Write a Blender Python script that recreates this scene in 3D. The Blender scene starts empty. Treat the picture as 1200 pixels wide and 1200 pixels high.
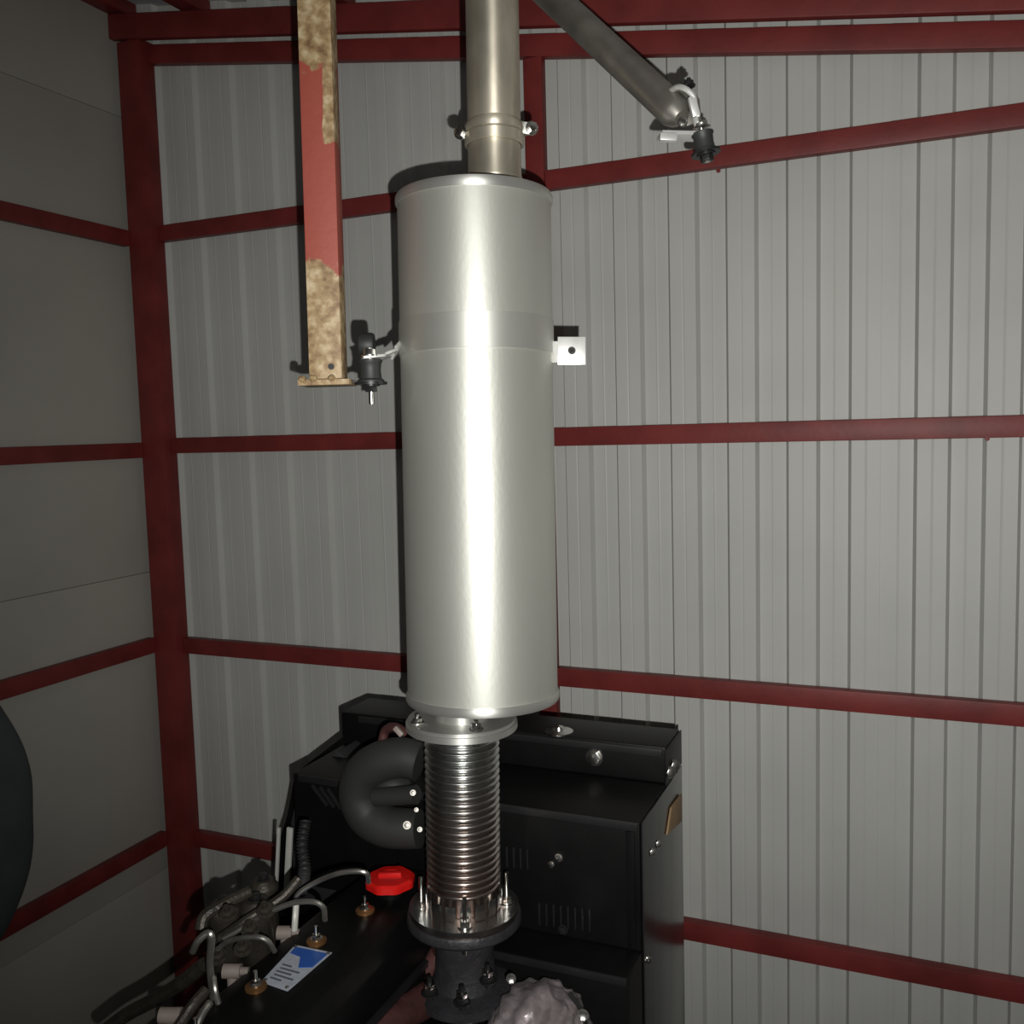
import bpy, bmesh, math, random
from mathutils import Vector, Matrix
random.seed(7)
SC = bpy.context.scene
COL = SC.collection
CAMH = 2.2
# ---------------------------------------------------------------- camera
F_PX = 1103.4
YAW, PIT, ROL = -0.40653, -0.08917, -0.027746
fw = Vector((math.sin(YAW)*math.cos(PIT), math.cos(YAW)*math.cos(PIT), math.sin(PIT)))
rt = Vector((math.cos(YAW), -math.sin(YAW), 0)); up = rt.cross(fw)
cr, sr = math.cos(ROL), math.sin(ROL)
rt2 = rt*cr + up*sr; up2 = up*cr - rt*sr
CAM = Vector((0, 0, CAMH))
cam = bpy.data.objects.new('camera', bpy.data.cameras.new('camera')); COL.objects.link(cam)
cam.matrix_world = Matrix(((rt2.x, up2.x, -fw.x, 0), (rt2.y, up2.y, -fw.y, 0), (rt2.z, up2.z, -fw.z, CAMH), (0, 0, 0, 1)))
cam.data.sensor_width = 36; cam.data.lens = F_PX/1200*36; cam.data.clip_start = 0.02
SC.camera = cam
# ---------------------------------------------------------------- light: the phone's flash beside the lens, plus a faint world fill added through the unseen open front
w = bpy.data.worlds.new('world'); SC.world = w; w.use_nodes = True
w.node_tree.nodes['Background'].inputs[0].default_value = (0.6, 0.65, 0.7, 1)
w.node_tree.nodes['Background'].inputs[1].default_value = 0.08
fl = bpy.data.lights.new('camera_flash', 'SPOT'); fl.energy = 132; fl.spot_size = math.radians(108); fl.spot_blend = 1.0
fl.shadow_soft_size = 0.004; fl.color = (1.0, 0.985, 0.94)
flo = bpy.data.objects.new('camera_flash', fl); COL.objects.link(flo)
flo.location = CAM + rt2*0.030 - up2*0.052 - fw*0.01
aim = (fw + rt2*0.15 + up2*0.09).normalized()
flo.rotation_euler = (-aim).to_track_quat('Z', 'Y').to_euler()
SC.view_settings.view_transform = 'Standard'; SC.view_settings.look = 'None'
SC.view_settings.gamma = 1; SC.view_settings.use_curve_mapping = False; SC.view_settings.exposure = 0.0

# ---------------------------------------------------------------- measuring helpers (a point on a photo ray at a given real plane)
def ray(x, y): return rt2*((x-600)/F_PX) - up2*((y-600)/F_PX) + fw
def PD(x, y, d): return CAM + ray(x, y)*d
def PX(x, y, X): r = ray(x, y); return CAM + r*(X/r.x)
def PY(x, y, Y): r = ray(x, y); return CAM + r*(Y/r.y)
def PZ(x, y, Z): r = ray(x, y); return CAM + r*((Z-CAMH)/r.z)

# ---------------------------------------------------------------- materials
def mat(name, col, rough=0.5, metal=0.0, var=0.08, scale=12.0, bump=0.0, bscale=80.0, spec=0.5, coat=0.0, stretch=None):
    m = bpy.data.materials.new(name); m.use_nodes = True; nt = m.node_tree; b = nt.nodes['Principled BSDF']
    b.inputs['Roughness'].default_value = rough; b.inputs['Metallic'].default_value = metal
    b.inputs['Specular IOR Level'].default_value = spec; b.inputs['Coat Weight'].default_value = coat
    tc = nt.nodes.new('ShaderNodeTexCoord'); mp = nt.nodes.new('ShaderNodeMapping')
    nt.links.new(tc.outputs['Object'], mp.inputs[0])
    if stretch: mp.inputs['Scale'].default_value = stretch
    n = nt.nodes.new('ShaderNodeTexNoise'); n.inputs['Scale'].default_value = scale; n.inputs['Detail'].default_value = 5
    nt.links.new(mp.outputs[0], n.inputs['Vector'])
    cr_ = nt.nodes.new('ShaderNodeValToRGB')
    cr_.color_ramp.elements[0].position = 0.3; cr_.color_ramp.elements[1].position = 0.7
    cr_.color_ramp.elements[0].color = [c*(1-var) for c in col]+[1]; cr_.color_ramp.elements[1].color = [min(1, c*(1+var)) for c in col]+[1]
    nt.links.new(n.outputs['Fac'], cr_.inputs[0]); nt.links.new(cr_.outputs[0], b.inputs['Base Color'])
    if bump:
        n2 = nt.nodes.new('ShaderNodeTexNoise'); n2.inputs['Scale'].default_value = bscale; n2.inputs['Detail'].default_value = 4
        nt.links.new(mp.outputs[0], n2.inputs['Vector'])
        bp = nt.nodes.new('ShaderNodeBump'); bp.inputs['Strength'].default_value = bump; bp.inputs['Distance'].default_value = 0.004
        nt.links.new(n2.outputs['Fac'], bp.inputs['Height']); nt.links.new(bp.outputs[0], b.inputs['Normal'])
    return m
M = {}
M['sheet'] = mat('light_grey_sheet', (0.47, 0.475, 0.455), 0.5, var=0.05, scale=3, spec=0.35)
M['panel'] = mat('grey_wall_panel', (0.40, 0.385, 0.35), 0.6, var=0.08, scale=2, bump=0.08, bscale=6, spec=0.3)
M['roof'] = mat('roof_sheet_grey', (0.45, 0.45, 0.44), 0.6, var=0.05, spec=0.3)
M['red'] = mat('red_oxide_paint', (0.165, 0.024, 0.022), 0.5, var=0.22, scale=9, bump=0.12, bscale=60, spec=0.35)
M['concrete'] = mat('concrete', (0.25, 0.24, 0.22), 0.9, var=0.2, scale=4, bump=0.3)
M['alum'] = mat('aluminised_steel', (0.68, 0.69, 0.635), 0.54, 0.75, var=0.05, scale=7, bump=0.04, bscale=160, stretch=(1, 1, 0.5))
M['alum2'] = mat('aluminised_strap', (0.58, 0.58, 0.55), 0.46, 0.80, var=0.05, scale=9)
M['strap'] = mat('strap_steel', (0.63, 0.63, 0.59), 0.52, 0.77, var=0.05, scale=9)
M['galv'] = mat('galvanised_tube', (0.30, 0.285, 0.26), 0.42, 0.85, var=0.2, scale=18, bump=0.05)
M['pipe'] = mat('stained_steel_pipe', (0.66, 0.61, 0.50), 0.42, 0.80, var=0.28, scale=14, bump=0.05, stretch=(1, 1, 0.5))
M['zinc'] = mat('zinc_plate', (0.80, 0.80, 0.78), 0.35, 0.6, var=0.08, scale=60)
M['bolt'] = mat('bright_bolt', (0.72, 0.71, 0.68), 0.22, 1.0, var=0.1, scale=40)
M['rubber'] = mat('black_rubber', (0.02, 0.022, 0.022), 0.55, var=0.2)
M['black'] = mat('black_painted_steel', (0.004, 0.004, 0.0042), 0.42, var=0.2, scale=20, bump=0.04, spec=0.22)
M['gloss'] = mat('glossy_black_panel', (0.012, 0.012, 0.013), 0.16, var=0.1, bump=0.0, spec=0.7)
M['hose'] = mat('black_hose_rubber', (0.026, 0.027, 0.026), 0.6, var=0.15, spec=0.35)
M['cast'] = mat('dark_cast_iron', (0.030, 0.029, 0.033), 0.5, 0.2, var=0.25, scale=40, bump=0.4, bscale=120)
M['redcast'] = mat('red_brown_cast_iron', (0.075, 0.028, 0.026), 0.55, 0.1, var=0.35, scale=30, bump=0.4, bscale=90)
M['olive'] = mat('olive_brown_metal', (0.046, 0.040, 0.032), 0.45, 0.4, var=0.3, scale=40, bump=0.4, bscale=140)
M['steelpipe'] = mat('thin_steel_line', (0.42, 0.41, 0.38), 0.35, 0.9, var=0.25, scale=25)
M['cream'] = mat('pale_plastic', (0.24, 0.20, 0.18), 0.5, var=0.15, scale=30)
M['brass'] = mat('brown_brass', (0.30, 0.15, 0.06), 0.4, 0.7, var=0.3, scale=40)
M['cap'] = mat('red_plastic', (0.62, 0.010, 0.008), 0.32, var=0.1, scale=30, spec=0.5)
M['wood'] = mat('bare_timber', (0.22, 0.14, 0.07), 0.7, var=0.2, scale=20, stretch=(1, 1, 0.2))
M['foil'] = mat('heat_blanket_foil', (0.56, 0.49, 0.51), 0.32, 0.75, var=0.4, scale=24, bump=0.9, bscale=34)
M['cloth'] = mat('dark_blue_grey_cloth', (0.055, 0.066, 0.072), 0.85, var=0.2, scale=8, bump=0.3, bscale=20)
M['alu_bar'] = mat('silver_bar', (0.62, 0.62, 0.58), 0.5, 0.3, var=0.1)
M['plate_blue'] = mat('label_blue', (0.02, 0.10, 0.42), 0.35, var=0.1)
M['plate_white'] = mat('label_white', (0.50, 0.54, 0.62), 0.35, 0.2, var=0.12, scale=120)
M['print'] = mat('label_print', (0.10, 0.11, 0.14), 0.5)
M['mid'] = mat('dark_grey_steel', (0.018, 0.018, 0.019), 0.4, 0.3, var=0.15)

def brushed(m, a, rot=0.0):                         # turned surfaces: brushing runs round the cylinder
    nt = m.node_tree; b = nt.nodes['Principled BSDF']; t = nt.nodes.new('ShaderNodeTangent'); t.direction_type = 'RADIAL'; t.axis = 'Z'
    nt.links.new(t.outputs[0], b.inputs['Tangent']); b.inputs['Anisotropic'].default_value = a; b.inputs['Anisotropic Rotation'].default_value = rot
for k_ in ('alum', 'strap', 'alum2', 'pipe'): brushed(M[k_], 0.62 if k_ in ('alum', 'strap') else 0.72, 0.25)
def bellows_mat():                                  # stainless, heat-tinted brownish towards the engine end (wear of its own)
    m = bpy.data.materials.new('heat_tinted_stainless'); m.use_nodes = True; nt = m.node_tree; b = nt.nodes['Principled BSDF']
    b.inputs['Metallic'].default_value = 1.0; b.inputs['Roughness'].default_value = 0.27
    tc = nt.nodes.new('ShaderNodeTexCoord'); sp = nt.nodes.new('ShaderNodeSeparateXYZ'); nt.links.new(tc.outputs['Generated'], sp.inputs[0])
    n = nt.nodes.new('ShaderNodeTexNoise'); n.inputs['Scale'].default_value = 8; nt.links.new(tc.outputs['Generated'], n.inputs['Vector'])
    ad = nt.nodes.new('ShaderNodeMath'); ad.operation = 'MULTIPLY_ADD'; ad.inputs[1].default_value = 0.25
    nt.links.new(n.outputs['Fac'], ad.inputs[0]); nt.links.new(sp.outputs['Z'], ad.inputs[2])
    r = nt.nodes.new('ShaderNodeValToRGB'); nt.links.new(ad.outputs[0], r.inputs[0])
    r.color_ramp.elements[0].position = 0.1; r.color_ramp.elements[0].color = (0.50, 0.40, 0.36, 1)
    r.color_ramp.elements[1].position = 1.0; r.color_ramp.elements[1].color = (0.52, 0.53, 0.52, 1)
    nt.links.new(r.outputs[0], b.inputs['Base Color']); return m
M['bellows'] = bellows_mat()

def post_mat():                                     # red primer with tan, rusty flaking patches at both ends
    m = bpy.data.materials.new('flaking_red_primer'); m.use_nodes = True; nt = m.node_tree; b = nt.nodes['Principled BSDF']
    b.inputs['Roughness'].default_value = 0.6
    tc = nt.nodes.new('ShaderNodeTexCoord'); sp = nt.nodes.new('ShaderNodeSeparateXYZ'); nt.links.new(tc.outputs['Object'], sp.inputs[0])
    n = nt.nodes.new('ShaderNodeTexNoise'); n.inputs['Scale'].default_value = 26; n.inputs['Detail'].default_value = 7
    nt.links.new(tc.outputs['Object'], n.inputs['Vector'])
    def ramp(src, a, b2, ca=0.0, cb=1.0):
        mr = nt.nodes.new('ShaderNodeMapRange'); mr.inputs[1].default_value = a; mr.inputs[2].default_value = b2
        mr.inputs[3].default_value = ca; mr.inputs[4].default_value = cb; nt.links.new(src, mr.inputs[0]); return mr.outputs[0]
    def mth(op, a, b2):
        q = nt.nodes.new('ShaderNodeMath'); q.operation = op
        for i, s in enumerate((a, b2)):
            if isinstance(s, (int, float)): q.inputs[i].default_value = s
            else: nt.links.new(s, q.inputs[i])
        return q.outputs[0]
    # object z = 0 at the bottom plate
    low = ramp(sp.outputs['Z'], 0.22, 0.155)
    high = ramp(sp.outputs['Z'], 0.46, 0.56)
    side = mth('MULTIPLY', ramp(sp.outputs['Z'], 0.37, 0.40), ramp(sp.outputs['X'], 0.004, 0.012))
    k = mth('MAXIMUM', mth('MAXIMUM', low, high), side)
    noisy = mth('ADD', mth('MULTIPLY', k, 1.0), mth('MULTIPLY', mth('SUBTRACT', n.outputs['Fac'], 0.5), 1.6))
    fac = ramp(noisy, 0.45, 0.55)
    n3 = nt.nodes.new('ShaderNodeTexNoise'); n3.inputs['Scale'].default_value = 60; n3.inputs['Detail'].default_value = 6
    nt.links.new(tc.outputs['Object'], n3.inputs['Vector'])
    tan = nt.nodes.new('ShaderNodeValToRGB'); nt.links.new(n3.outputs['Fac'], tan.inputs[0])
    e = tan.color_ramp.elements; e[0].position = 0.3; e[0].color = (0.15, 0.08, 0.035, 1); e[1].position = 0.7; e[1].color = (0.52, 0.42, 0.27, 1)
    mid = e.new(0.5); mid.color = (0.32, 0.22, 0.11, 1)
    mx = nt.nodes.new('ShaderNodeMix'); mx.data_type = 'RGBA'; nt.links.new(fac, mx.inputs[0])
    mx.inputs[6].default_value = (0.30, 0.060, 0.040, 1); nt.links.new(tan.outputs[0], mx.inputs[7])
    nt.links.new(mx.outputs[2], b.inputs['Base Color'])
    bp = nt.nodes.new('ShaderNodeBump'); bp.inputs['Strength'].default_value = 0.4; bp.inputs['Distance'].default_value = 0.002
    nt.links.new(n3.outputs['Fac'], bp.inputs['Height']); nt.links.new(bp.outputs[0], b.inputs['Normal'])
    return m
M['post'] = post_mat()

# ---------------------------------------------------------------- mesh helpers
def frame(axis):
    a = Vector(axis).normalized(); t = Vector((0, 0, 1)) if abs(a.z) < 0.9 else Vector((0, -1, 0))
    u = t.cross(a).normalized() if abs(a.z) < 0.9 else Vector((1, 0, 0))
    u = (u - a*u.dot(a)).normalized(); v = a.cross(u); return u, v, a
class MB:
    def __init__(s): s.bm = bmesh.new()
    def faces(s, vs, fs):
        b = [s.bm.verts.new(v) for v in vs]
        for f in fs:
            try: s.bm.faces.new([b[i] for i in f])
            except ValueError: pass
        return b
    def box(s, lo, hi, bev=0.0):
        x0, y0, z0 = lo; x1, y1, z1 = hi
        return s.hexa([(x0,y0,z0),(x1,y0,z0),(x1,y1,z0),(x0,y1,z0),(x0,y0,z1),(x1,y0,z1),(x1,y1,z1),(x0,y1,z1)], bev)
    def hexa(s, v8, bev=0.0):
        b = s.faces(v8, [(0,3,2,1),(4,5,6,7),(0,1,5,4),(1,2,6,5),(2,3,7,6),(3,0,4,7)])
        if bev:
            es = list({e for v in b for e in v.link_edges})
            bmesh.ops.bevel(s.bm, geom=es, offset=bev, segments=2, profile=0.6, affect='EDGES')
        return s
    def bar(s, p, q, wd, dp, side=None, bev=0.0):   # rectangular bar p->q, wd along side, dp across
        p, q = Vector(p), Vector(q); a = (q-p).normalized()
        sd = Vector(side) if side else frame(a)[0]; sd = (sd - a*sd.dot(a)).normalized(); o = a.cross(sd)
        def c(pt, i, j): return pt + sd*(i*wd/2) + o*(j*dp/2)
        return s.hexa([c(p,-1,-1),c(p,1,-1),c(p,1,1),c(p,-1,1),c(q,-1,-1),c(q,1,-1),c(q,1,1),c(q,-1,1)], bev)
    def prism(s, pts, ext, bev=0.0):                # planar loop pts (3D), extruded by vector ext
        n = len(pts); e = Vector(ext); v = [Vector(p) for p in pts]+[Vector(p)+e for p in pts]
        b = s.faces(v, [tuple(range(n))[::-1], tuple(range(n, 2*n))]+[(i, (i+1) % n, n+(i+1) % n, n+i) for i in range(n)])
        if bev:
            es = list({e_ for v_ in b for e_ in v_.link_edges})
            bmesh.ops.bevel(s.bm, geom=es, offset=bev, segments=2, profile=0.6, affect='EDGES')
        return s
    def lathe(s, o, axis, prof, n=48, cap=True):    # prof: list of (radius, distance along axis)
        u, v, a = frame(axis); o = Vector(o); rings = []
        for r, h in prof:
            rings.append([s.bm.verts.new(o+a*h+(u*math.cos(t)+v*math.sin(t))*r) for t in [2*math.pi*k/n for k in range(n)]])
        for i in range(len(rings)-1):
            for k in range(n):
                s.bm.faces.new((rings[i][k], rings[i][(k+1) % n], rings[i+1][(k+1) % n], rings[i+1][k]))
        if cap:
            s.bm.faces.new(rings[0][::-1]); s.bm.faces.new(rings[-1])
        return s
    def cyl(s, p, q, r, n=16, r2=None):
        p, q = Vector(p), Vector(q)
        return s.lathe(p, q-p, [(r, 0), (r if r2 is None else r2, (q-p).length)], n)
    def tube(s, pts, r, n=10, smooth=6):
        pts = [Vector(p) for p in pts]
        if len(pts) > 2 and smooth:                 # Catmull-Rom
            ext = [pts[0]*2-pts[1]]+pts+[pts[-1]*2-pts[-2]]; out = []
            for i in range(1, len(ext)-2):
                a, b, c, d = ext[i-1:i+3]
                for k in range(smooth):
                    t = k/smooth
                    out.append(0.5*((2*b)+(c-a)*t+(2*a-5*b+4*c-d)*t*t+(3*b-a-3*c+d)*t**3))
            out.append(pts[-1]); pts = out
        rings = []; u = None
        for i, p in enumerate(pts):
            a = (pts[min(i+1, len(pts)-1)]-pts[max(i-1, 0)]).normalized()
            if u is None: u = frame(a)[0]
            u = (u-a*u.dot(a)).normalized(); v = a.cross(u)
            rr = r(i/(len(pts)-1)) if callable(r) else r
            rings.append([s.bm.verts.new(p+(u*math.cos(t)+v*math.sin(t))*rr) for t in [2*math.pi*k/n for k in range(n)]])
        for i in range(len(rings)-1):
            for k in range(n): s.bm.faces.new((rings[i][k], rings[i][(k+1) % n], rings[i+1][(k+1) % n], rings[i+1][k]))
        s.bm.faces.new(rings[0][::-1]); s.bm.faces.new(rings[-1]); return s
    def ball(s, c, r, sx=1, sy=1, sz=1, seg=20, jit=0.0):
        m = Matrix.Translation(Vector(c)) @ Matrix.Diagonal((r*sx, r*sy, r*sz, 1))
        g = bmesh.ops.create_uvsphere(s.bm, u_segments=seg, v_segments=seg//2+2, radius=1, matrix=m)
        if jit:
            for v in g['verts']:
                d = (v.co-Vector(c)); v.co += d*random.uniform(-jit, jit)
        return s
    def build(s, name, material, parent=None, ang=35, o=None):
        bm = s.bm; bmesh.ops.recalc_face_normals(bm, faces=bm.faces)
        base = Vector(o) if o is not None else Vector((0, 0, 0))
        if parent is not None:
            r = parent
            off = Vector(r['_o'])
            if o is None: base = off
        for v in bm.verts: v.co -= base
        for f in bm.faces: f.smooth = True
        for e in bm.edges:
            if len(e.link_faces) == 2 and e.calc_face_angle(0) > math.radians(ang): e.smooth = False
        me = bpy.data.meshes.new(name); bm.to_mesh(me); bm.free()
        ob = bpy.data.objects.new(name, me); COL.objects.link(ob)
        if isinstance(material, str): material = M[material]
        me.materials.append(material)
        if parent is not None:
            ob.parent = parent; ob.location = base - Vector(parent['_o'])
        else: ob.location = base
        ob['_o'] = tuple(base); return ob
def tag(o, label=None, cat=None, group=None, kind=None):
    if label: o['label'] = label
    if cat: o['category'] = cat
    if group: o['group'] = group
    if kind: o['kind'] = kind
    return o
def thing(name, loc, label=None, cat=None, group=None, kind=None):
    e = bpy.data.objects.new(name, None); COL.objects.link(e); e.location = loc; e['_o'] = tuple(loc); e.empty_display_size = 0.05
    return tag(e, label, cat, group, kind)
def hexpts(c, axis, r, h):
    u, v, a = frame(axis)
    return [Vector(c)+(u*math.cos(t)+v*math.sin(t))*r for t in [math.pi/3*k for k in range(6)]], a*h
def hexbolt(parent, c, axis, r=0.009, shank_up=0.0, shank_down=0.0, name='bolt', material='bolt', washer=True):
    c = Vector(c); b = MB(); u, v, a = frame(axis); h = r*0.85
    if washer: b.cyl(c, c+a*r*0.22, r*1.35, 18)
    p, e = hexpts(c+a*r*0.22, axis, r, h); b.prism(p, e, r*0.1)
    if shank_up: b.cyl(c, c+a*(shank_up+h), r*0.42, 12)
    if shank_down: b.cyl(c-a*shank_down, c, r*0.52, 12)
    return b.build(name, material, parent, o=c)

# ================================================================ SETTING
WY = 2.435; XL = -2.362; XR = 0.85; YF = -1.7
SL = -0.1575                                        # roof falls to the right
def zb(x): return CAMH + 1.2415 + SL*(x+2.251)       # underside of the top rafter
def roofz(x): return zb(x) + 0.076 + 0.055
fo = MB().box((XL-0.05, YF-0.05, -0.12), (XR+0.05, WY+0.07, 0.0)).build('floor', 'concrete'); tag(fo, 'grey concrete floor of the shed', kind='structure')

# back wall: trapezoidal sheets, each lap a sheet of its own
wb = thing('wall_back', (0, WY, 0), 'light grey trapezoidal sheet wall behind the silencer', kind='structure')
FL = 0.008; DP = 0.018
def trapez(x0, n, P, lip):
    pts = []
    for k in range(n):
        a = x0+k*P; half = P/2                      # far flat from a to a+half, near flat from a+half to a+P, a fine crease down each
        pts += [(a-FL/2, WY), (a+FL/2, WY+DP), (a+half*0.5-0.003, WY+DP), (a+half*0.5, WY+DP-0.0009), (a+half*0.5+0.003, WY+DP),
                (a+half-FL/2, WY+DP), (a+half+FL/2, WY), (a+half*1.5-0.003, WY), (a+half*1.5, WY+0.0009), (a+half*1.5+0.003, WY)]
    pts.append((x0+n*P-FL/2+lip, WY)); return pts
for k, (x0, n, P) in enumerate(((-2.535, 7, 0.1455), (-1.5165, 3, 0.1455), (-1.1075, 7, 0.1475), (-0.075, 7, 0.1475))):
    pts = trapez(x0, n, P, 0.02); off = -0.0009*(k % 2)
    b = MB(); bot = [(px, py+off, 0.0) for px, py in pts]; top = [(px, py+off, roofz(px)) for px, py in pts]
    m_ = len(pts); b.faces(bot+top, [(i, i+1, m_+i+1, m_+i) for i in range(m_-1)])
    ob = b.build('wall_sheet', 'sheet', wb, ang=15)
MB().box((XL-0.05, WY+0.035, 0), (XR+0.05, WY+0.05, roofz(XL))).build('backing_skin', 'sheet', wb)

# left wall: flat horizontal panels with fine lap joints
wl = thing('wall_left', (XL, 0, 0), 'dim grey flat panel wall on the left', kind='structure')
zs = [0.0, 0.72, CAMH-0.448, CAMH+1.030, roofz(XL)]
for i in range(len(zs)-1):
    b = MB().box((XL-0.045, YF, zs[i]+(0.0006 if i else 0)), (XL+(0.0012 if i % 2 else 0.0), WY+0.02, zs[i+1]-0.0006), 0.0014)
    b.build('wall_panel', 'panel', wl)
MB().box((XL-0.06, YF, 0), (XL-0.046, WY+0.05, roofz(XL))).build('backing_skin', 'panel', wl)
for nm, lo, hi in (('wall_right', (XR, YF, 0), (XR+0.05, WY+0.05, roofz(XR)+0.05)),):
    tag(MB().box(lo, hi).build(nm, 'panel'), 'plain grey panel wall out of view on the right', kind='structure')
# roof
ce = thing('ceiling', (0, 0, roofz(0)), 'grey sloping sheet roof above the rafters', kind='structure')
y = YF-0.05
while y < WY+0.06:
    y1 = min(y+0.9, WY+0.07)
    b = MB(); xa, xb = XL-0.06, XR+0.06
    pts = [(xa, y, roofz(xa)), (xb, y, roofz(xb)), (xb, y, roofz(xb)+0.03), (xa, y, roofz(xa)+0.03)]
    b.prism(pts, (0, y1-y-0.001, 0)).build('roof_sheet', 'roof', ce); y = y1

# ================================================================ RED STEEL FRAME
def steel(name, label, cat, builder, group=None):
    ob = builder.build(name, 'red'); return tag(ob, label, cat, group)
CX0, CX1 = -2.338, -2.245
steel('steel_column', 'dark red square steel column standing in the shed corner', 'column', MB().box((CX0, 2.37, 0), (CX1, WY-0.003, zb(-2.29)), 0.004))
MX0, MX1 = -0.967, -0.914
steel('steel_column', 'slim dark red steel column on the back wall half hidden by the silencer', 'column', MB().box((MX0, 2.40, 0), (MX1, WY-0.003, zb(MX0)-0.068), 0.004))
GZ = [(0.652, 'topmost'), (-0.028, 'second from the top'), (-0.694, 'third from the top'), (-1.364, 'lowest in view')]
hh = [0.050, 0.050, 0.052, 0.052]
for (gz, wd), h in zip(GZ, hh):
    z = CAMH+gz
    steel('wall_girt', 'dark red girt, %s, on the back wall between the two columns' % wd, 'beam',
          MB().box((CX1+0.001, 2.402, z-h/2), (MX0-0.001, WY-0.003, z+h/2), 0.003), 'red girts on the back wall')
    gr = steel('wall_girt', 'dark red girt, %s, on the back wall right of the silencer' % wd, 'beam',
          MB().box((MX1+0.001, 2.402, z-h/2), (XR-0.01, WY-0.003, z+h/2), 0.003), 'red girts on the back wall')
    for q in {'topmost': [(842, 200)], 'second from the top': [(1157, 514)]}.get(wd, []):
        hexbolt(gr, PY(q[0], q[1], 2.401), (0, -1, 0), 0.004, name='screw', material='red')
    zl = z - 0.012 if gz > -0.1 else z+0.004
    steel('wall_girt', 'dark red girt, %s, running along the left wall' % wd, 'beam',
          MB().box((XL+0.004, YF+0.01, zl-h/2), (-2.33, 2.368, zl+h/2), 0.003), 'red girts on the left wall')
def sloped(x0, x1, y0, y1, dz0, h, bev=0.003):
    b = MB(); return b.hexa([(x0,y0,zb(x0)+dz0),(x1,y0,zb(x1)+dz0),(x1,y1,zb(x1)+dz0),(x0,y1,zb(x0)+dz0),
                             (x0,y0,zb(x0)+dz0+h),(x1,y0,zb(x1)+dz0+h),(x1,y1,zb(x1)+dz0+h),(x0,y1,zb(x0)+dz0+h)], bev)
steel('roof_rafter', 'dark red sloping rafter along the top of the back wall', 'beam', sloped(-2.358, XR-0.01, 2.36, 2.385, 0.0, 0.076))
steel('head_girt', 'dark red sloping girt just under the top rafter on the back wall', 'beam', sloped(CX1+0.001, XR-0.01, 2.402, WY-0.003, -0.062, 0.058))
for px_, lab in ((-2.335, 'dark red eave purlin over the left wall'), (-2.04, 'dark red roof purlin next to the eave purlin'), (-1.52, 'dark red roof purlin above the rusty hanging post'),
                 (-0.88, 'dark red roof purlin above the exhaust pipe'), (-0.30, 'dark red roof purlin right of the exhaust pipe')):
    zt = zb(px_)+0.0775
    steel('roof_purlin', lab, 'beam', MB().box((px_-0.03, YF+0.01, zt+0.005), (px_+0.03, WY-0.003, zt+0.047), 0.003), 'red roof purlins')

# ================================================================ SILENCER
T = PD(555.5, 233, 1.60); B = PD(566, 817, 1.645); ax = (B-T).normalized(); LEN = (B-T).length; R0 = 0.1305
mu = thing('silencer', B, 'large satin aluminised steel silencer cylinder hanging upright above the bellows', 'silencer')
MB().lathe(T, ax, [(R0-0.03, 0.004), (R0-0.004, 0.002), (R0, 0.010), (R0, LEN-0.010), (R0-0.004, LEN-0.002), (R0-0.03, LEN-0.004)], 96).build('body', 'alum', mu)
for nm, h0, d in (('top_rim', -0.002, 1), ('bottom_rim', LEN-0.014, 1)):
    MB().lathe(T, ax, [(R0-0.012, h0), (R0+0.001, h0), (R0+0.0032, h0+0.004), (R0+0.0032, h0+0.012), (R0+0.001, h0+0.016), (R0-0.012, h0+0.016)], 96, cap=True).build('rim', 'alum2', mu)
# strap at the lugs
tS = 0.285*LEN
d0 = (PD(556, 385, 1.60)-T).dot(ax); d1 = (PD(556, 425, 1.60)-T).dot(ax)
d0 -= 0.012; d1 -= 0.012
MB().lathe(T, ax, [(R0-0.001, d0), (R0+0.0018, d0+0.0008), (R0+0.0018, d1-0.0008), (R0-0.001, d1)], 96, cap=False).build('strap', 'strap', mu)
# right lug: a small square plate with a hole, standing off the strap
c = PD(670, 411, 1.585); uR = rt2.copy(); nV = -fw
lug = MB(); s_ = 0.0235
pl = [c+rt2*i*s_+up2*j*s_ for i, j in ((-1, -1), (1, -1), (1, 1), (-1, 1))]
lug.prism(pl, fw*0.004, 0.0006)
lo_ = lug.build('lug', 'zinc', mu); lo_['label'] = 'pale zinc square lug with a small hole'
MB().lathe(c-fw*0.0012, -fw, [(0.0065, 0), (0.0065, 0.0008), (0.0035, 0.0008), (0.0035, 0.0)], 18).build('hole_rim', 'mid', lo_)
MB().bar(c-rt2*0.022+fw*0.012, c-rt2*0.042+fw*0.020, 0.036, 0.004, side=up2).build('lug_arm', 'zinc', mu)
# left lug: bent arm reaching to the rubber mount
lp = [PD(470, 404, 1.60), PD(462, 413, 1.575), PD(449, 418, 1.56), PD(426, 420, 1.55)]
la = MB()
for a_, b_ in zip(lp[:-1], lp[1:]): la.bar(a_, b_+(b_-a_).normalized()*0.002, 0.028, 0.0045, side=fw, bev=0.0008)
la.build('lug_arm', 'zinc', mu)['label'] = 'bright bent lug arm reaching left to the rubber mount'
# outlet and inlet stubs (welded on)
axp_top = PD(581, 218, 1.60)
UP = Vector((0, 0, 1)); lean = -ax
O0 = PD(580.5, 232, 1.60)
rp = 0.0455
MB().lathe(O0-lean*0.005, lean, [(rp+0.001, 0), (rp+0.001, 0.012), (rp-0.0005, 0.016), (rp-0.0005, 0.028), (rp+0.0012, 0.031), (rp+0.0012, 0.036), (rp-0.0005, 0.039), (rp-0.0005, 0.108)], 56).build('outlet_stub', 'pipe', mu)
TC = PD(541, 847, 1.645)                            # centre of the top bellows flange
IB = TC + UP*0.006
MB().cyl(IB, IB+UP*0.055, 0.046, 40).build('inlet_stub', 'alum2', mu)

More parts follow.
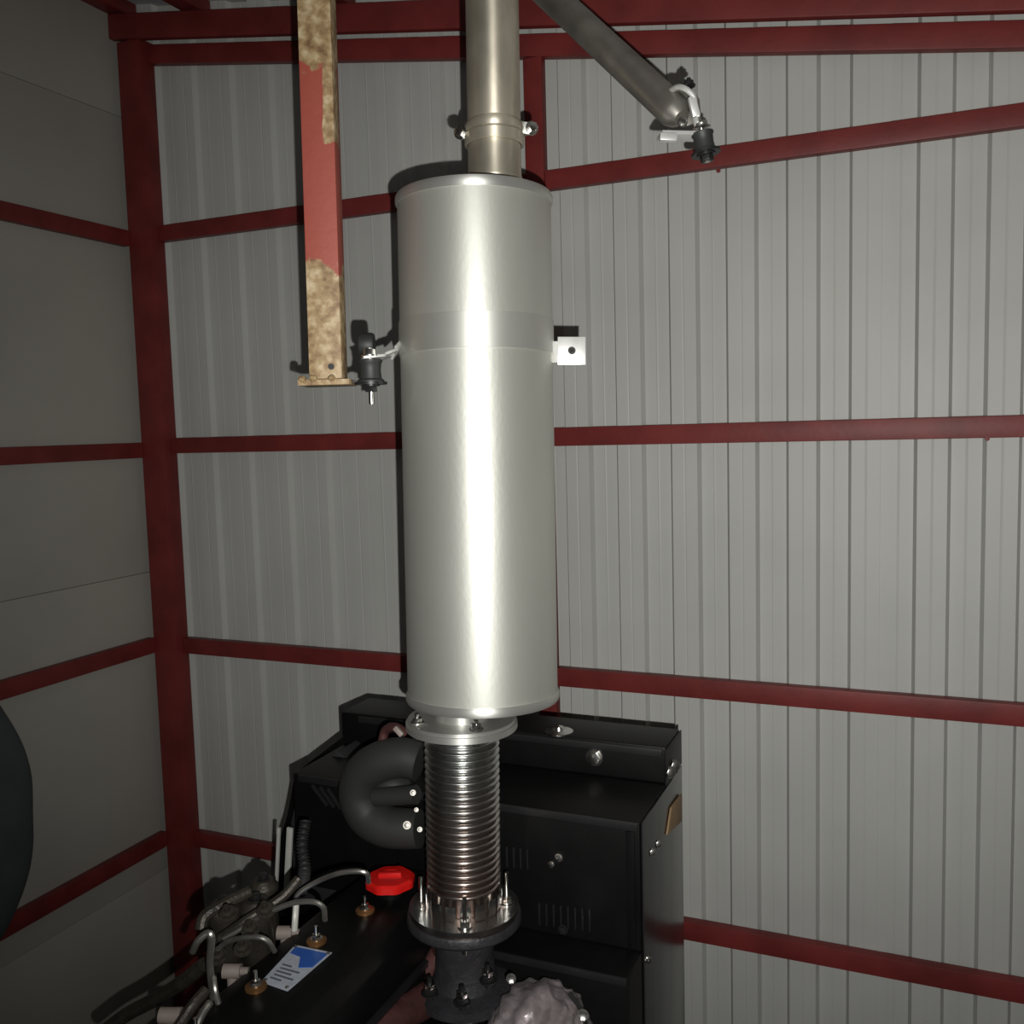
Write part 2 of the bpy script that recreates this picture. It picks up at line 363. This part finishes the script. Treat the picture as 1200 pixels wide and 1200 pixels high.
# ================================================================ EXHAUST PIPE above
pj = O0+lean*0.098
ex = thing('exhaust_pipe', pj, 'stained steel exhaust pipe rising from the silencer to the roof', 'pipe')
topz = roofz(pj.x)-0.002
Ltop = (topz-pj.z)/lean.z
MB().lathe(pj, lean, [(rp-0.001, 0.008), (rp+0.0035, 0.010), (rp+0.0050, 0.016), (rp+0.0035, 0.024), (rp-0.0005, 0.028), (rp-0.001, Ltop)], 56).build('pipe', 'pipe', ex)
# clamp with two eared bolts
cl = thing('pipe_clamp', pj, 'shiny band clamp with two eared bolts joining pipe and silencer outlet', 'clamp')
MB().lathe(pj-lean*0.012, lean, [(rp+0.0008, 0), (rp+0.005, 0.001), (rp+0.005, 0.018), (rp+0.0008, 0.019)], 56, cap=False).build('band', 'pipe', cl)
for sx, px_, py_ in ((-1, 540, 157), (1, 623, 152)):
    e0 = PD(px_, py_, 1.59); inner = e0 - rt2*sx*0.014
    MB().bar(inner-rt2*sx*0.006+up2*0.004, e0+rt2*sx*0.004, 0.020, 0.006, side=up2, bev=0.001).build('ear', 'alum2', cl)
    hexbolt(cl, e0-fw*0.006, -fw+rt2*sx*0.5, 0.0085, shank_down=0.028, name='bolt')

# ================================================================ BELLOWS
BC = PY(544, 1066, TC.y)                            # centre of its bottom flange
bl = thing('bellows', BC, 'ribbed stainless steel expansion bellows between silencer and engine flange', 'bellows')
BA = (TC-BC).normalized(); BL = (TC-BC).length; RF = 0.0975
MB().lathe(TC-BA*0.006, BA, [(0.045, 0), (RF, 0), (RF, 0.010), (0.045, 0.010)], 64).build('flange', 'alum2', bl)
# convolutions
z0, z1 = 0.047, BL-0.030; nr = 21; prof = [(0.052, 0.012), (0.052, z0-0.004)]
for i in range(nr):
    za = z0+(z1-z0)*i/nr; p_ = (z1-z0)/nr
    for t, r_ in ((0.02, 0.0535), (0.18, 0.0600), (0.34, 0.0648), (0.5, 0.0660), (0.66, 0.0648), (0.82, 0.0600), (0.98, 0.0535)):
        prof.append((r_, za+p_*t))
prof += [(0.053, z1+0.002), (0.057, z1+0.006), (0.057, BL-0.006)]
MB().lathe(BC, BA, prof, 72).build('convoluted_tube', 'bellows', bl, ang=80)
MB().lathe(BC, BA, [(0.045, 0.0), (RF, 0.0), (RF, 0.011), (0.045, 0.011)], 64).build('flange', 'bellows', bl)
# notched collar above the bottom flange: bent tabs, each its own piece
for k in range(16):
    t = 2*math.pi*k/16+0.1; d = Vector((math.cos(t), math.sin(t), 0)); tn = Vector((-d.y, d.x, 0))
    c_ = BC+BA*0.026+d*0.066
    MB().bar(c_-BA*0.015, c_+BA*0.013+d*0.001, 0.018, 0.0025, side=tn, bev=0.0005).build('collar_tab', 'bellows', bl)
# bolts of the lower flange (studs stand up), and of the upper flange
def ringbolts(center, axis, rad, n, ph, **kw):
    for k in range(n):
        t = ph+2*math.pi*k/n; hexbolt(kw['parent'], center+Vector((math.cos(t), math.sin(t), 0))*rad, axis, kw.get('r', 0.010), shank_up=kw.get('su', 0), shank_down=kw.get('sd', 0))
vang = math.atan2(-BC.y, -BC.x)                     # towards the camera
ringbolts(BC+BA*0.011, BA, 0.076, 4, vang, parent=bl, r=0.0092, su=0.046, sd=0.05)
ringbolts(TC-BA*0.006, -BA, 0.080, 4, vang+0.3, parent=bl, r=0.009, su=0.004, sd=0.0)
ringbolts(TC+BA*0.011, BA, 0.080, 4, vang+0.3, parent=mu, r=0.009, su=0.008, sd=0.0)
fq = MB().lathe(TC+BA*0.0045, BA, [(0.045, 0), (RF-0.004, 0), (RF-0.004, 0.006), (0.045, 0.006)], 64).build('flange', 'alum2', mu)

# ================================================================ RUSTY HANGING POST with rubber mount
pb = PD(385.5, 449, 1.55); ptop = PD(371, 0, 1.535)
po = thing('hanging_post', pb, 'red primed square steel post with flaking rusty patches hanging left of the silencer', 'post')
xdir = Vector((rt2.x, rt2.y, 0)).normalized()
dirp = (ptop-pb).normalized(); Lp = (roofz(pb.x-0.05)-0.003-pb.z)/dirp.z
def posttube():
    return MB().bar(pb+dirp*0.004, pb+dirp*Lp, 0.054, 0.054, side=xdir, bev=0.0035)
po_t = posttube()
po_o = po_t.build('square_tube', 'post', po)
cp = MB().bar(pb-xdir*0.043+UP*0.0, pb+xdir*0.040, 0.075, 0.009, side=Vector((-xdir.y, xdir.x, 0)), bev=0.0008)
cp.build('end_plate', 'post', po)
for i in (-0.036, -0.018, 0.012):
    MB().ball(pb+xdir*i-Vector((-xdir.y, xdir.x, 0))*0.036+UP*0.006, 0.007, sz=0.8, seg=10, jit=0.15).build('weld_bead', 'post', po)
MB().cyl(pb+UP*0.025+xdir*0.010-Vector((-xdir.y, xdir.x, 0))*0.0265, pb+UP*0.025+xdir*0.010-Vector((-xdir.y, xdir.x, 0))*0.029, 0.005, 14).build('drilled_hole', M['mid'], po)
def rubber_mount(name, label, c, axis, r, h, bolt_up, bolt_dn, topm=True):
    a = Vector(axis).normalized(); t = thing(name, c, label, 'mount')
    MB().lathe(c-a*h/2, a, [(r*1.05, 0), (r*1.05, h*0.08), (r*0.86, h*0.16), (r*0.80, h*0.5), (r*0.86, h*0.84), (r*0.95, h*0.92), (r*0.95, h)], 28).build('rubber_block', 'rubber', t)
    MB().lathe(c-a*(h/2+0.004), a, [(r*1.25, 0), (r*1.25, 0.004)], 28).build('washer', 'mid', t)
    MB().cyl(c-a*(h/2+bolt_dn), c+a*(h/2+bolt_up), 0.0045, 12).build('stud', 'bolt', t)
    hexbolt(t, c-a*(h/2+0.004), -a, 0.011, name='nut', material='mid')
    hexbolt(t, c+a*(h/2+0.006), a, 0.011, name='nut', material='bolt')
    return t
mc = PD(434, 435, 1.55)
rubber_mount('rubber_mount', 'black rubber vibration mount between the rusty post and the silencer lug', mc, UP, 0.0215, 0.036, 0.020, 0.036)
# the mount's carrier angle, bolted to the post plate
cb = MB()
e0 = PD(402, 447, 1.56); e1 = PD(440, 449, 1.56)
cb.bar(e0, e1, 0.034, 0.004, side=Vector((-xdir.y, xdir.x, 0)), bev=0.0005)
cb.build('carrier_plate', 'rubber', po)
MB().lathe(PD(430, 404, 1.575)-rt2*0.012, rt2, [(0.018, 0), (0.020, 0.004), (0.020, 0.020), (0.018, 0.024)], 24).build('rubber_bush', 'rubber', po)

# ================================================================ DIAGONAL SUPPORT TUBE
q1 = PD(791, 131, 1.50); q0 = PD(650, 0, 1.72)
dq = (q0-q1).normalized(); Lq = (roofz(-1.05)-q1.z)/dq.z
for _ in range(6): Lq = (roofz((q1+dq*Lq).x)-0.012-q1.z)/dq.z
dg = thing('support_tube', q1, 'grey galvanised round tube slanting down from the roof right of the exhaust pipe', 'tube')
MB().lathe(q1, dq, [(0.013, -0.020), (0.022, -0.008), (0.0262, 0.004), (0.0265, Lq-0.002), (0.0235, Lq)], 40).build('tube', 'galv', dg)
sideq = dq.cross(fw).normalized()
# end bracket: angled plates, U-bolt and two pale bars added as plate edges bright in the flash
ub = PD(806, 135, 1.485)
MB().prism([PD(782, 106, 1.50), PD(808, 101, 1.50), PD(820, 116, 1.50), PD(822, 140, 1.50), PD(806, 147, 1.50), PD(790, 140, 1.50)], fw*0.006, 0.001).build('gusset_plate', 'galv', dg)
MB().bar(PD(773, 159, 1.49), PD(818, 160, 1.50), 0.03, 0.006, side=fw, bev=0.0008).build('foot_plate', 'zinc', dg)
MB().tube([PD(778, 112, 1.52), PD(796, 102, 1.47), PD(812, 112, 1.46), PD(814, 130, 1.47), PD(816, 146, 1.49)], 0.0045, 10).build('u_bolt', 'zinc', dg)
MB().bar(PD(810, 114, 1.462), PD(816, 137, 1.465), 0.012, 0.012, side=rt2, bev=0.002).build('bright_strip', 'zinc', dg)
MB().bar(PD(773, 161, 1.470), PD(793, 162, 1.470), 0.012, 0.012, side=up2, bev=0.002).build('bright_strip', 'zinc', dg)
hexbolt(dg, PD(807, 101, 1.49), up2, 0.008, name='nut', material='mid', shank_up=0.006)
hexbolt(dg, PD(800, 143, 1.480), -fw, 0.006, name='bolt', material='bolt', shank_down=0.01)
rubber_mount('rubber_mount', 'black rubber vibration mount dangling from the end of the slanting tube', PD(825, 167, 1.49), (up2*1.0-rt2*0.22+UP*0.2), 0.0185, 0.030, 0.010, 0.016)

# ================================================================ RADIATOR (behind the silencer, across the engine)
X1 = -0.449; X0 = PY(400, 850, 1.777).x
def Z(v): return CAMH+v
rad = thing('radiator_housing', (-0.9, 1.75, 0.1), 'black sheet steel radiator housing across the end of the engine', 'radiator')
MB().box((X0, 1.777, Z(-0.712)), (X1, 1.90, Z(-0.637)), 0.006).build('header_tank', 'black', rad)
MB().box((X0+0.004, 1.584, Z(-0.955)), (X1-0.001, 1.90, Z(-0.7125)), 0.004).build('fan_shroud', 'black', rad)
MB().box((-0.745, 1.500, 0.35), (X1-0.001, 1.90, Z(-0.957)), 0.004).build('lower_shroud', 'black', rad)
# glossy side panel
MB().box((X1, 1.590, 0.30), (X1+0.003, 1.902, Z(-0.716)), 0.001).build('side_panel', 'gloss', rad)
MB().box((X1, 1.765, Z(-0.712)), (X1+0.003, 1.902, Z(-0.640)), 0.001).build('end_plate', 'black', rad)
# front lip of the tank, and the ledge seam
MB().box((X0+0.05, 1.771, Z(-0.655)), (X1-0.006, 1.7765, Z(-0.641)), 0.001).build('tank_lip', 'mid', rad)
MB().box((X0+0.02, 1.580, Z(-0.727)), (X1-0.004, 1.5835, Z(-0.7125)), 0.0008).build('ledge_lip', 'mid', rad)
MB().box((-0.735, 1.496, Z(-0.972)), (X1-0.004, 1.4995, Z(-0.9575)), 0.0008).build('ledge_lip', 'mid', rad)
MB().box((X1-0.026, 1.5795, Z(-0.95)), (X1-0.010, 1.5835, Z(-0.73)), 0.001).build('corner_strip', 'black', rad)
# chamfered side guard at the left
g = [PY(400, 864, 1.80), PY(345, 906, 1.80), PY(336, 958, 1.80), PY(322, 1000, 1.80), PY(322, 1150, 1.80), PY(420, 1150, 1.80), PY(425, 864, 1.80)]
MB().prism(g, (0, 0.08, 0), 0.004).build('side_guard', 'black', rad)
g2 = [PY(352, 912, 1.70), PY(395, 880, 1.70), PY(420, 900, 1.70), PY(425, 1060, 1.70), PY(345, 1060, 1.70), PY(340, 965, 1.70)]
MB().prism(g2, (0, 0.098, 0), 0.004).build('fan_guard', 'rubber', rad)
for k in range(3):                                  # slanting louvre ribs
    a_ = PY(366+9*k, 920+2*k, 1.578); b_ = PY(384+8*k, 944+2*k, 1.578)
    MB().bar(a_, b_, 0.007, 0.006, side=(0, 1, 0), bev=0.001).build('louvre_rib', 'mid', rad)
# louvre slots (raised ribs) of the shroud face
for (xs, ya, yb, n) in ((594, 992, 1016, 4), (632, 1058, 1084, 8)):
    for k in range(n):
        xx = xs+8.4*k if n == 8 else xs+8*k
        sh = 1.0*k
        MB().bar(PY(xx, ya+sh, 1.583), PY(xx+0.6, yb+sh, 1.583), 0.0035, 0.004, side=(1, 0, 0), bev=0.0006).build('louvre', 'mid', rad)
# fasteners
def fb(px_, py_, fn, plane, axis, r, mtl='bolt', name='bolt'):
    hexbolt(rad, fn(px_, py_, plane), axis, r, name=name, material=mtl)
hexbolt(rad, PY(697, 887, 1.776), (0, -1, 0), 0.0135, name='drain_plug')
capc = PZ(655, 858, Z(-0.637))
MB().lathe(capc, (0, 0, 1), [(0.030, 0), (0.030, 0.003), (0.020, 0.005), (0.012, 0.006), (0.010, 0.012), (0.004, 0.014)], 28).build('filler_cap', 'bolt', rad)['label'] = 'low chrome filler cap'
for q in ((790, 897), (785, 905)): fb(q[0], q[1], PX, X1+0.006, (0.6, -1, 0.2), 0.009)
for q in ((771, 989), (764, 999)): fb(q[0], q[1], PX, X1+0.004, (0.5, -1, 0.2), 0.006)
fb(759, 1124, PX, X1+0.004, (1, -0.5, 0), 0.006)
fb(655, 1005, PY, 1.582, (0, -1, 0), 0.006); fb(646, 1013, PY, 1.582, (0, -1, 0), 0.005)
fb(660, 1089, PY, 1.582, (0, -1, 0), 0.007, 'mid'); fb(588, 916, PY, 1.776, (0, -1, 0), 0.007, 'mid')
# two tie-bars at the left
for a_, b_, w_ in (((327, 970), (324, 1035), 0.007), ((340, 970), (336, 1047), 0.014)):
    MB().bar(PY(a_[0], a_[1], 1.62), PY(b_[0], b_[1], 1.62), w_, 0.006, side=(1, 0, 0), bev=0.001).build('tie_bar', 'alu_bar', rad)
MB().box((X0+0.05, 1.52, 0.0), (X1-0.05, 1.88, 0.36), 0.01).build('base_frame', 'black', rad)
# timber batten beside it
wd_ = PX(790, 920, X1+0.010)
tw = MB(); tw.hexa([PX(785, 946, X1+0.004), PX(797, 930, X1+0.004), PX(797, 930, X1+0.004)+Vector((0.004, 0, 0)), PX(785, 946, X1+0.004)+Vector((0.004, 0, 0)),
                    PX(780, 978, X1+0.004), PX(797, 962, X1+0.004), PX(797, 962, X1+0.004)+Vector((0.004, 0, 0)), PX(780, 978, X1+0.004)+Vector((0.004, 0, 0))], 0.001)
tag(tw.build('timber_block', 'wood'), 'small tan timber block wedged on the right side of the radiator', 'wood')

# ================================================================ ENGINE
en = thing('diesel_engine', (-0.89, 1.2, 0.0), 'black diesel engine with a long valve cover and blue and white plate', 'engine')
ZC = Z(-0.856)
# valve cover: rounded section run along y
sec = [(-1.000, -0.955), (-1.000, -0.885), (-0.985, -0.862), (-0.955, -0.856), (-0.868, -0.856), (-0.832, -0.868), (-0.812, -0.892), (-0.808, -0.955)]
MB().prism([(a_, 0.72, Z(b_)) for a_, b_ in sec], (0, 0.83, 0), 0.006).build('valve_cover', 'black', en)
MB().box((-1.016, 0.71, Z(-0.966)), (-0.801, 1.565, Z(-0.9555)), 0.002).build('gasket_flange', 'mid', en)
MB().box((-1.010, 0.70, 1.0), (-0.804, 1.572, Z(-0.9665)), 0.006).build('cylinder_head', 'black', en)
MB().box((-1.06, 0.66, 0.42), (-0.800, 1.578, 0.999), 0.012).build('engine_block', 'black', en)
MB().hexa([(-1.0, 0.7, 0.17), (-0.82, 0.7, 0.17), (-0.82, 1.5, 0.17), (-1.0, 1.5, 0.17), (-1.05, 0.68, 0.419), (-0.77, 0.68, 0.419), (-0.77, 1.55, 0.419), (-1.05, 1.55, 0.419)], 0.01).build('oil_sump', 'black', en)
for sx in (-1.13, -0.69):
    MB().box((sx-0.04, 0.4, 0.0), (sx+0.04, 1.515, 0.14), 0.004).build('skid_rail', 'black', en)
    MB().bar((sx, 1.1, 0.139), (sx*0.5-0.455, 1.1, 0.45), 0.05, 0.05, side=(0, 1, 0), bev=0.004).build('engine_foot', 'black', en)
# plate
zpl = ZC+0.0010
lab = [PZ(346, 1108, zpl), PZ(389, 1117, zpl), PZ(337, 1162, zpl), PZ(306, 1151, zpl)]
cl_ = sum(lab, Vector())/4
def lp_(u, v): return (lab[0]*(1-u)+lab[1]*u)*(1-v)+(lab[3]*(1-u)+lab[2]*u)*v
pl_ = MB().prism([lab[3], lab[2], lab[1], lab[0]], (0, 0, 0.0012)).build('name_plate', 'plate_white', en); pl_['label'] = 'small blue and white rectangular plate'
def patch(us, h=0.0016): return [lp_(u, v)+Vector((0, 0, h-0.0004)) for u, v in us]
MB().prism(patch([(0.06, 0.05), (0.95, 0.05), (0.95, 0.42), (0.62, 0.50), (0.40, 0.26), (0.06, 0.22)]), (0, 0, 0.0006)).build('blue_print', 'plate_blue', pl_)
for k in range(5):
    v0 = 0.50+0.085*k; uu = 0.14+0.03*(k % 2); wl_ = (0.30, 0.62, 0.5, 0.66, 0.4)[k]
    MB().prism(patch([(uu, v0), (uu+wl_, v0), (uu+wl_, v0+0.035), (uu, v0+0.035)]), (0, 0, 0.0004)).build('print_line', 'print', pl_)
for u, v in ((0.06, 0.05), (0.95, 0.05), (0.9, 0.95), (0.1, 0.95)):
    MB().ball(lp_(u, v)+Vector((0, 0, 0.002)), 0.0036, sz=0.6, seg=10).build('rivet', 'bolt', pl_)
# cover studs with brass washers
for q in ((371, 1104), (300, 1158), (428, 1068), (468, 1030), (230, 1215)):
    c_ = PZ(q[0], q[1], ZC)
    MB().lathe(c_, (0, 0, 1), [(0.017, -0.002), (0.017, 0.004), (0.011, 0.006)], 20).build('brass_washer', 'brass', en)
    hexbolt(en, c_+Vector((0, 0, 0.006)), (0, 0, 1), 0.0075, shank_up=0.016, name='stud')
# breather / small blocks on the cover
# red filler cap
rc = PZ(458, 1047, ZC)
cap = thing('filler_cap', rc, 'bright red plastic oil filler cap beside the bellows', 'cap')
MB().cyl(rc, rc+Vector((0, 0, 0.018)), 0.026, 28).build('neck', 'black', cap)
CS = 1.17; b = MB(); u0 = rc+Vector((0, 0, 0.016)); n = 64; rings = []
for r_, h in ((0.034, 0), (0.0385, 0.003), (0.0385, 0.013), (0.034, 0.018), (0.020, 0.019), (0.018, 0.0175), (0.001, 0.0175)):
    rings.append([b.bm.verts.new(u0+Vector((math.cos(t), math.sin(t), 0))*(CS*r_*(1+0.030*math.cos(8*t)*(1 if r_ > 0.03 else 0)))+Vector((0, 0, h))) for t in [2*math.pi*i/n for i in range(n)]])
for i in range(len(rings)-1):
    for k in range(n): b.bm.faces.new((rings[i][k], rings[i][(k+1) % n], rings[i+1][(k+1) % n], rings[i+1][k]))
b.bm.faces.new(rings[0][::-1]); b.bm.faces.new(rings[-1]); b.build('cap_body', 'cap', cap)
b = MB(); gc = u0+Vector((0, 0, 0.018)); gd = Vector((rt2.x, rt2.y, 0)).normalized()
b.bar(gc-gd*0.022, gc+gd*0.022, 0.012, 0.016, side=(-gd.y, gd.x, 0), bev=0.004); b.build('grip', 'cap', cap)

# fuel side: pump, unions, lines
fp = thing('fuel_pump', (-1.10, 1.15, 1.05), 'olive brown fuel injection pump with unions on the left side of the engine', 'pump')
MB().box((-1.135, 0.98, 1.02), (-1.02, 1.34, 1.20), 0.012).build('pump_body', 'olive', fp)
MB().cyl((-1.078, 1.335, 1.11), (-1.078, 1.42, 1.11), 0.06, 28).build('drive_housing', 'olive', fp)
MB().cyl((-1.078, 0.90, 1.10), (-1.078, 0.985, 1.10), 0.048, 28).build('governor_housing', 'olive', fp)
for k in range(5):
    y_ = 1.03+0.062*k
    MB().cyl((-1.078, y_, 1.20), (-1.078, y_, 1.235), 0.017, 20).build('barrel', 'olive', fp)
    hexbolt(fp, (-1.078, y_, 1.235), (0, 0, 1), 0.014, name='union_nut', material='olive', shank_up=0.008, washer=False)
random.seed(3)
for q, dd, rr, nm in (((262, 1065), 1.56, 0.026, 'fuel_filter'), ((300, 1062), 1.58, 0.026, 'fuel_filter'), ((309, 1038), 1.66, 0.024, 'solenoid')):
    c_ = PD(q[0], q[1], dd)
    t_ = thing(nm, c_-Vector((0, 0, 0.08)), {262: 'dark olive fuel filter nearest the corner column', 300: 'dark olive fuel filter between pump and radiator', 309: 'brown cylindrical solenoid at the foot of the two silver bars'}[q[0]], 'filter' if nm == 'fuel_filter' else 'solenoid')
    MB().lathe(c_-Vector((0, 0, 0.10)), (0, 0, 1), [(rr*0.8, 0), (rr, 0.008), (rr, 0.080), (rr*1.08, 0.083), (rr*1.08, 0.10), (rr*0.7, 0.112), (rr*0.3, 0.114)], 28).build('canister', 'olive', t_)
    hexbolt(t_, c_+Vector((0, 0, 0.012)), (0, 0, 1), 0.009, name='bleed_screw', material='mid')
    MB().bar(c_-Vector((0, 0, 0.09)), Vector((-1.06, c_.y, c_.z-0.14)), 0.03, 0.01, side=(0, 1, 0)).build('bracket', 'black', t_)
# unions / blocks seen at the edge of the cover
for q, ln in (((334, 1093), 0.026), ((272, 1138), 0.028), ((200, 1190), 0.032)):
    c_ = PZ(q[0], q[1], ZC-0.004)
    b = MB().cyl(c_-rt2*ln/2, c_+rt2*ln/2, 0.0115, 18); b.cyl(c_+rt2*ln*0.4, c_+rt2*ln*0.95, 0.0065, 14); b.cyl(c_-UP*0.03, c_, 0.009, 12)
    b.build('banjo_fitting', 'cream', en)
def line(pts, r, m_='steelpipe', label=None, name='fuel_line'):
    o = MB().tube([PD(*p_) for p_ in pts], r, 10).build(name, m_, en)
    if label: o['label'] = label
line([(432, 1034, 1.54), (430, 1024, 1.53), (418, 1021, 1.53), (395, 1024, 1.54), (372, 1033, 1.56), (350, 1047, 1.56), (345, 1062, 1.56)], 0.0042, label='bent steel line ending at the red cap')
line([(381, 1078, 1.46), (379, 1064, 1.45), (368, 1057, 1.45), (345, 1058, 1.46), (322, 1066, 1.47), (300, 1077, 1.48), (280, 1090, 1.48), (262, 1100, 1.48)], 0.0042)
line([(322, 1115, 1.44), (314, 1103, 1.43), (300, 1098, 1.43), (270, 1102, 1.45), (255, 1112, 1.46)], 0.004)
line([(226, 1115, 1.42), (232, 1103, 1.41), (243, 1094, 1.41), (248, 1100, 1.41), (246, 1130, 1.42), (250, 1170, 1.43)], 0.0055, label='looped steel line at the left end')
line([(250, 1145, 1.41), (252, 1160, 1.40), (256, 1176, 1.40)], 0.0045)
line([(347, 1060, 1.5), (346, 1075, 1.49), (345, 1090, 1.49)], 0.005, 'alu_bar')
line([(246, 1175, 1.40), (236, 1190, 1.38), (225, 1215, 1.36)], 0.006)
line([(242, 1160, 1.42), (225, 1180, 1.40), (205, 1210, 1.38)], 0.009, 'olive')
line([(258, 1100, 1.50), (290, 1078, 1.50), (330, 1052, 1.52), (350, 1030, 1.54)], 0.008, 'olive')
line([(235, 1090, 1.52), (240, 1074, 1.53), (262, 1060, 1.55), (292, 1045, 1.58)], 0.010, 'olive')
line([(120, 1210, 1.62), (150, 1188, 1.62), (180, 1172, 1.60), (215, 1150, 1.56), (240, 1130, 1.54)], 0.012, 'olive', 'dark olive hose running out at the lower left')
for q in ((294, 1090), (268, 1072), (312, 1068), (256, 1122), (285, 1112)):
    hexbolt(en, PD(q[0], q[1], 1.47), (0.2, -0.5, 1), 0.011, name='union_nut', material='olive', shank_up=0.012)
# corrugated black conduit in front of the guard
cps = [PD(358, 962, 1.72), PD(354, 990, 1.70), PD(357, 1020, 1.68), (PD(352, 1048, 1.64))]
b = MB(); b.tube(cps, lambda t: 0.0095+0.0022*math.sin(t*math.pi*2*24), 12, smooth=44)
b.build('corrugated_conduit', 'rubber', en)

# air hose: big black bend
hs = thing('air_intake_hose', PY(440, 985, 1.52), 'fat black rubber intake hose curving like a C left of the bellows', 'hose')
MB().tube([PY(492, 893, 1.53), PY(472, 888, 1.525), PY(448, 892, 1.52), PY(428, 906, 1.52), PY(421, 930, 1.52), PY(431, 955, 1.52), PY(452, 968, 1.52), PY(475, 971, 1.525), PY(492, 971, 1.53)],
          lambda t: 0.0365+0.004*math.sin(t*3.1), 28, smooth=10).build('bend', 'hose', hs, ang=80)
MB().ball(PY(458, 922, 1.535), 0.036, sx=1.2, sz=0.9, seg=20).build('inner_pipe', 'rubber', hs)
MB().cyl(PY(440, 934, 1.50), PY(488, 931, 1.50), 0.018, 24).build('inner_spigot', 'hose', hs)
for (px_, py_, r_) in ((477, 967, 0.0055), (488, 949, 0.003), (492, 972, 0.0035), (484, 929, 0.004)):
    hexbolt(hs, PY(px_, py_, 1.482), -fw+up2*0.3, r_, name='clip_screw', shank_down=0.004, material='galv')
MB().bar(PY(463, 852, 1.50), PY(472, 862, 1.50), 0.016, 0.010, side=fw, bev=0.003).build('clip_end', 'cream', hs)
MB().tube([PY(474, 858, 1.51), PY(462, 852, 1.52), PY(452, 856, 1.53), PY(448, 868, 1.53)], 0.009, 12).build('breather_pipe', 'redcast', hs)

# turbo / exhaust neck
FB = BC-BA*0.0005
tb = thing('exhaust_elbow', BC-UP*0.16, 'dark cast exhaust neck with studs under the bellows', 'pipe')
MB().lathe(FB, -BA, [(0.045, 0), (0.100, 0), (0.102, 0.003), (0.102, 0.015), (0.098, 0.020), (0.070, 0.026), (0.055, 0.040), (0.052, 0.075), (0.054, 0.11), (0.060, 0.13), (0.090, 0.138), (0.090, 0.155), (0.05, 0.156)], 56).build('neck', 'cast', tb)
for q, dd in (((504, 1157), 1.58), ((542, 1168), 1.57), ((572, 1142), 1.60)):
    c_ = PD(q[0], q[1]+8, dd)
    hexbolt(tb, c_, UP, 0.0105, shank_up=0.022, shank_down=0.01, name='stud', material='mid')
    hexbolt(tb, c_+UP*0.009, UP, 0.0095, name='nut', material='bolt', washer=False)
MB().tube([PD(405, 1245, 1.50), PD(440, 1212, 1.56), PD(470, 1188, 1.62), PD(498, 1172, 1.68), PD(520, 1160, 1.72)], 0.030, 22).build('manifold_runner', 'redcast', tb)
MB().tube([PD(480, 1160, 1.72), PD(500, 1138, 1.72), PD(516, 1120, 1.72)], 0.022, 16).build('manifold_runner', 'redcast', tb)
# heat blanket
hb0 = PD(632, 1215, 1.60)
hb = thing('heat_blanket', hb0, 'crumpled silvery heat blanket wrapped round the turbocharger', 'blanket')
b = MB(); random.seed(11)
g_ = bmesh.ops.create_uvsphere(b.bm, u_segments=120, v_segments=60, radius=1, matrix=Matrix.Translation(hb0) @ Matrix.Diagonal((0.088, 0.10, 0.085, 1)))
for v in g_['verts']:
    d = v.co-hb0; a1 = math.atan2(d.z, d.x); 
    v.co += d*(0.035*math.sin(9*a1+14*d.y)-0.05*abs(math.sin(13*a1-50*d.y+3*math.sin(30*d.x)))+0.035*abs(math.sin(60*d.x+45*d.z+2*math.sin(50*d.y))))
b.build('wrap', 'foil', hb, ang=80)
for px_, py_, r_ in ((599, 1147, 0.006), (683, 1190, 0.007)):
    hexbolt(hb, PD(px_, py_, 1.54), UP-fw, r_, name='lacing_stud', shank_down=0.02)
MB().tube([PD(668, 1165, 1.56), PD(680, 1182, 1.55), PD(688, 1205, 1.55)], 0.004, 8).build('lacing_wire', 'mid', hb)
MB().cyl((hb0.x, hb0.y+0.02, 0.14), (hb0.x, hb0.y+0.02, hb0.z-0.06), 0.05, 24).build('turbo_support', 'cast', tb)

# ================================================================ DARK SACK at the left edge
sk0 = PX(-60, 972, -2.20)
sk = thing('cloth_sack', sk0, 'dark blue grey cloth sack bulging in at the left edge by the wall', 'sack')
b = MB(); cz = sk0.z
prof = []
for i in range(25):
    t = i/24; z_ = cz-0.36+0.72*t
    prof.append((z_, 0.16*math.sin(math.pi*min(1, max(0.0, t)))**0.55+0.012))
Ys = PX(33, 975, -2.20).y
cy_ = Ys-0.165
rings = []
for z_, r_ in prof:
    rings.append([b.bm.verts.new((-2.20+0.10*(r_/0.17)*math.cos(a_), cy_+r_*math.sin(a_)*(1+0.03*math.sin(5*a_+z_*20)), z_)) for a_ in [2*math.pi*i/40 for i in range(40)]])
for i in range(len(rings)-1):
    for k in range(40): b.bm.faces.new((rings[i][k], rings[i][(k+1) % 40], rings[i+1][(k+1) % 40], rings[i+1][k]))
b.bm.faces.new(rings[0][::-1]); b.bm.faces.new(rings[-1]); b.build('bag', 'cloth', sk, ang=80)
MB().tube([(-2.20, cy_, cz+0.36), (-2.22, cy_, cz+0.40), (-2.325, cy_, CAMH-0.66)], 0.008, 8).build('cord', 'cloth', sk)

for o in bpy.data.objects:
    if '_o' in o: del o['_o']
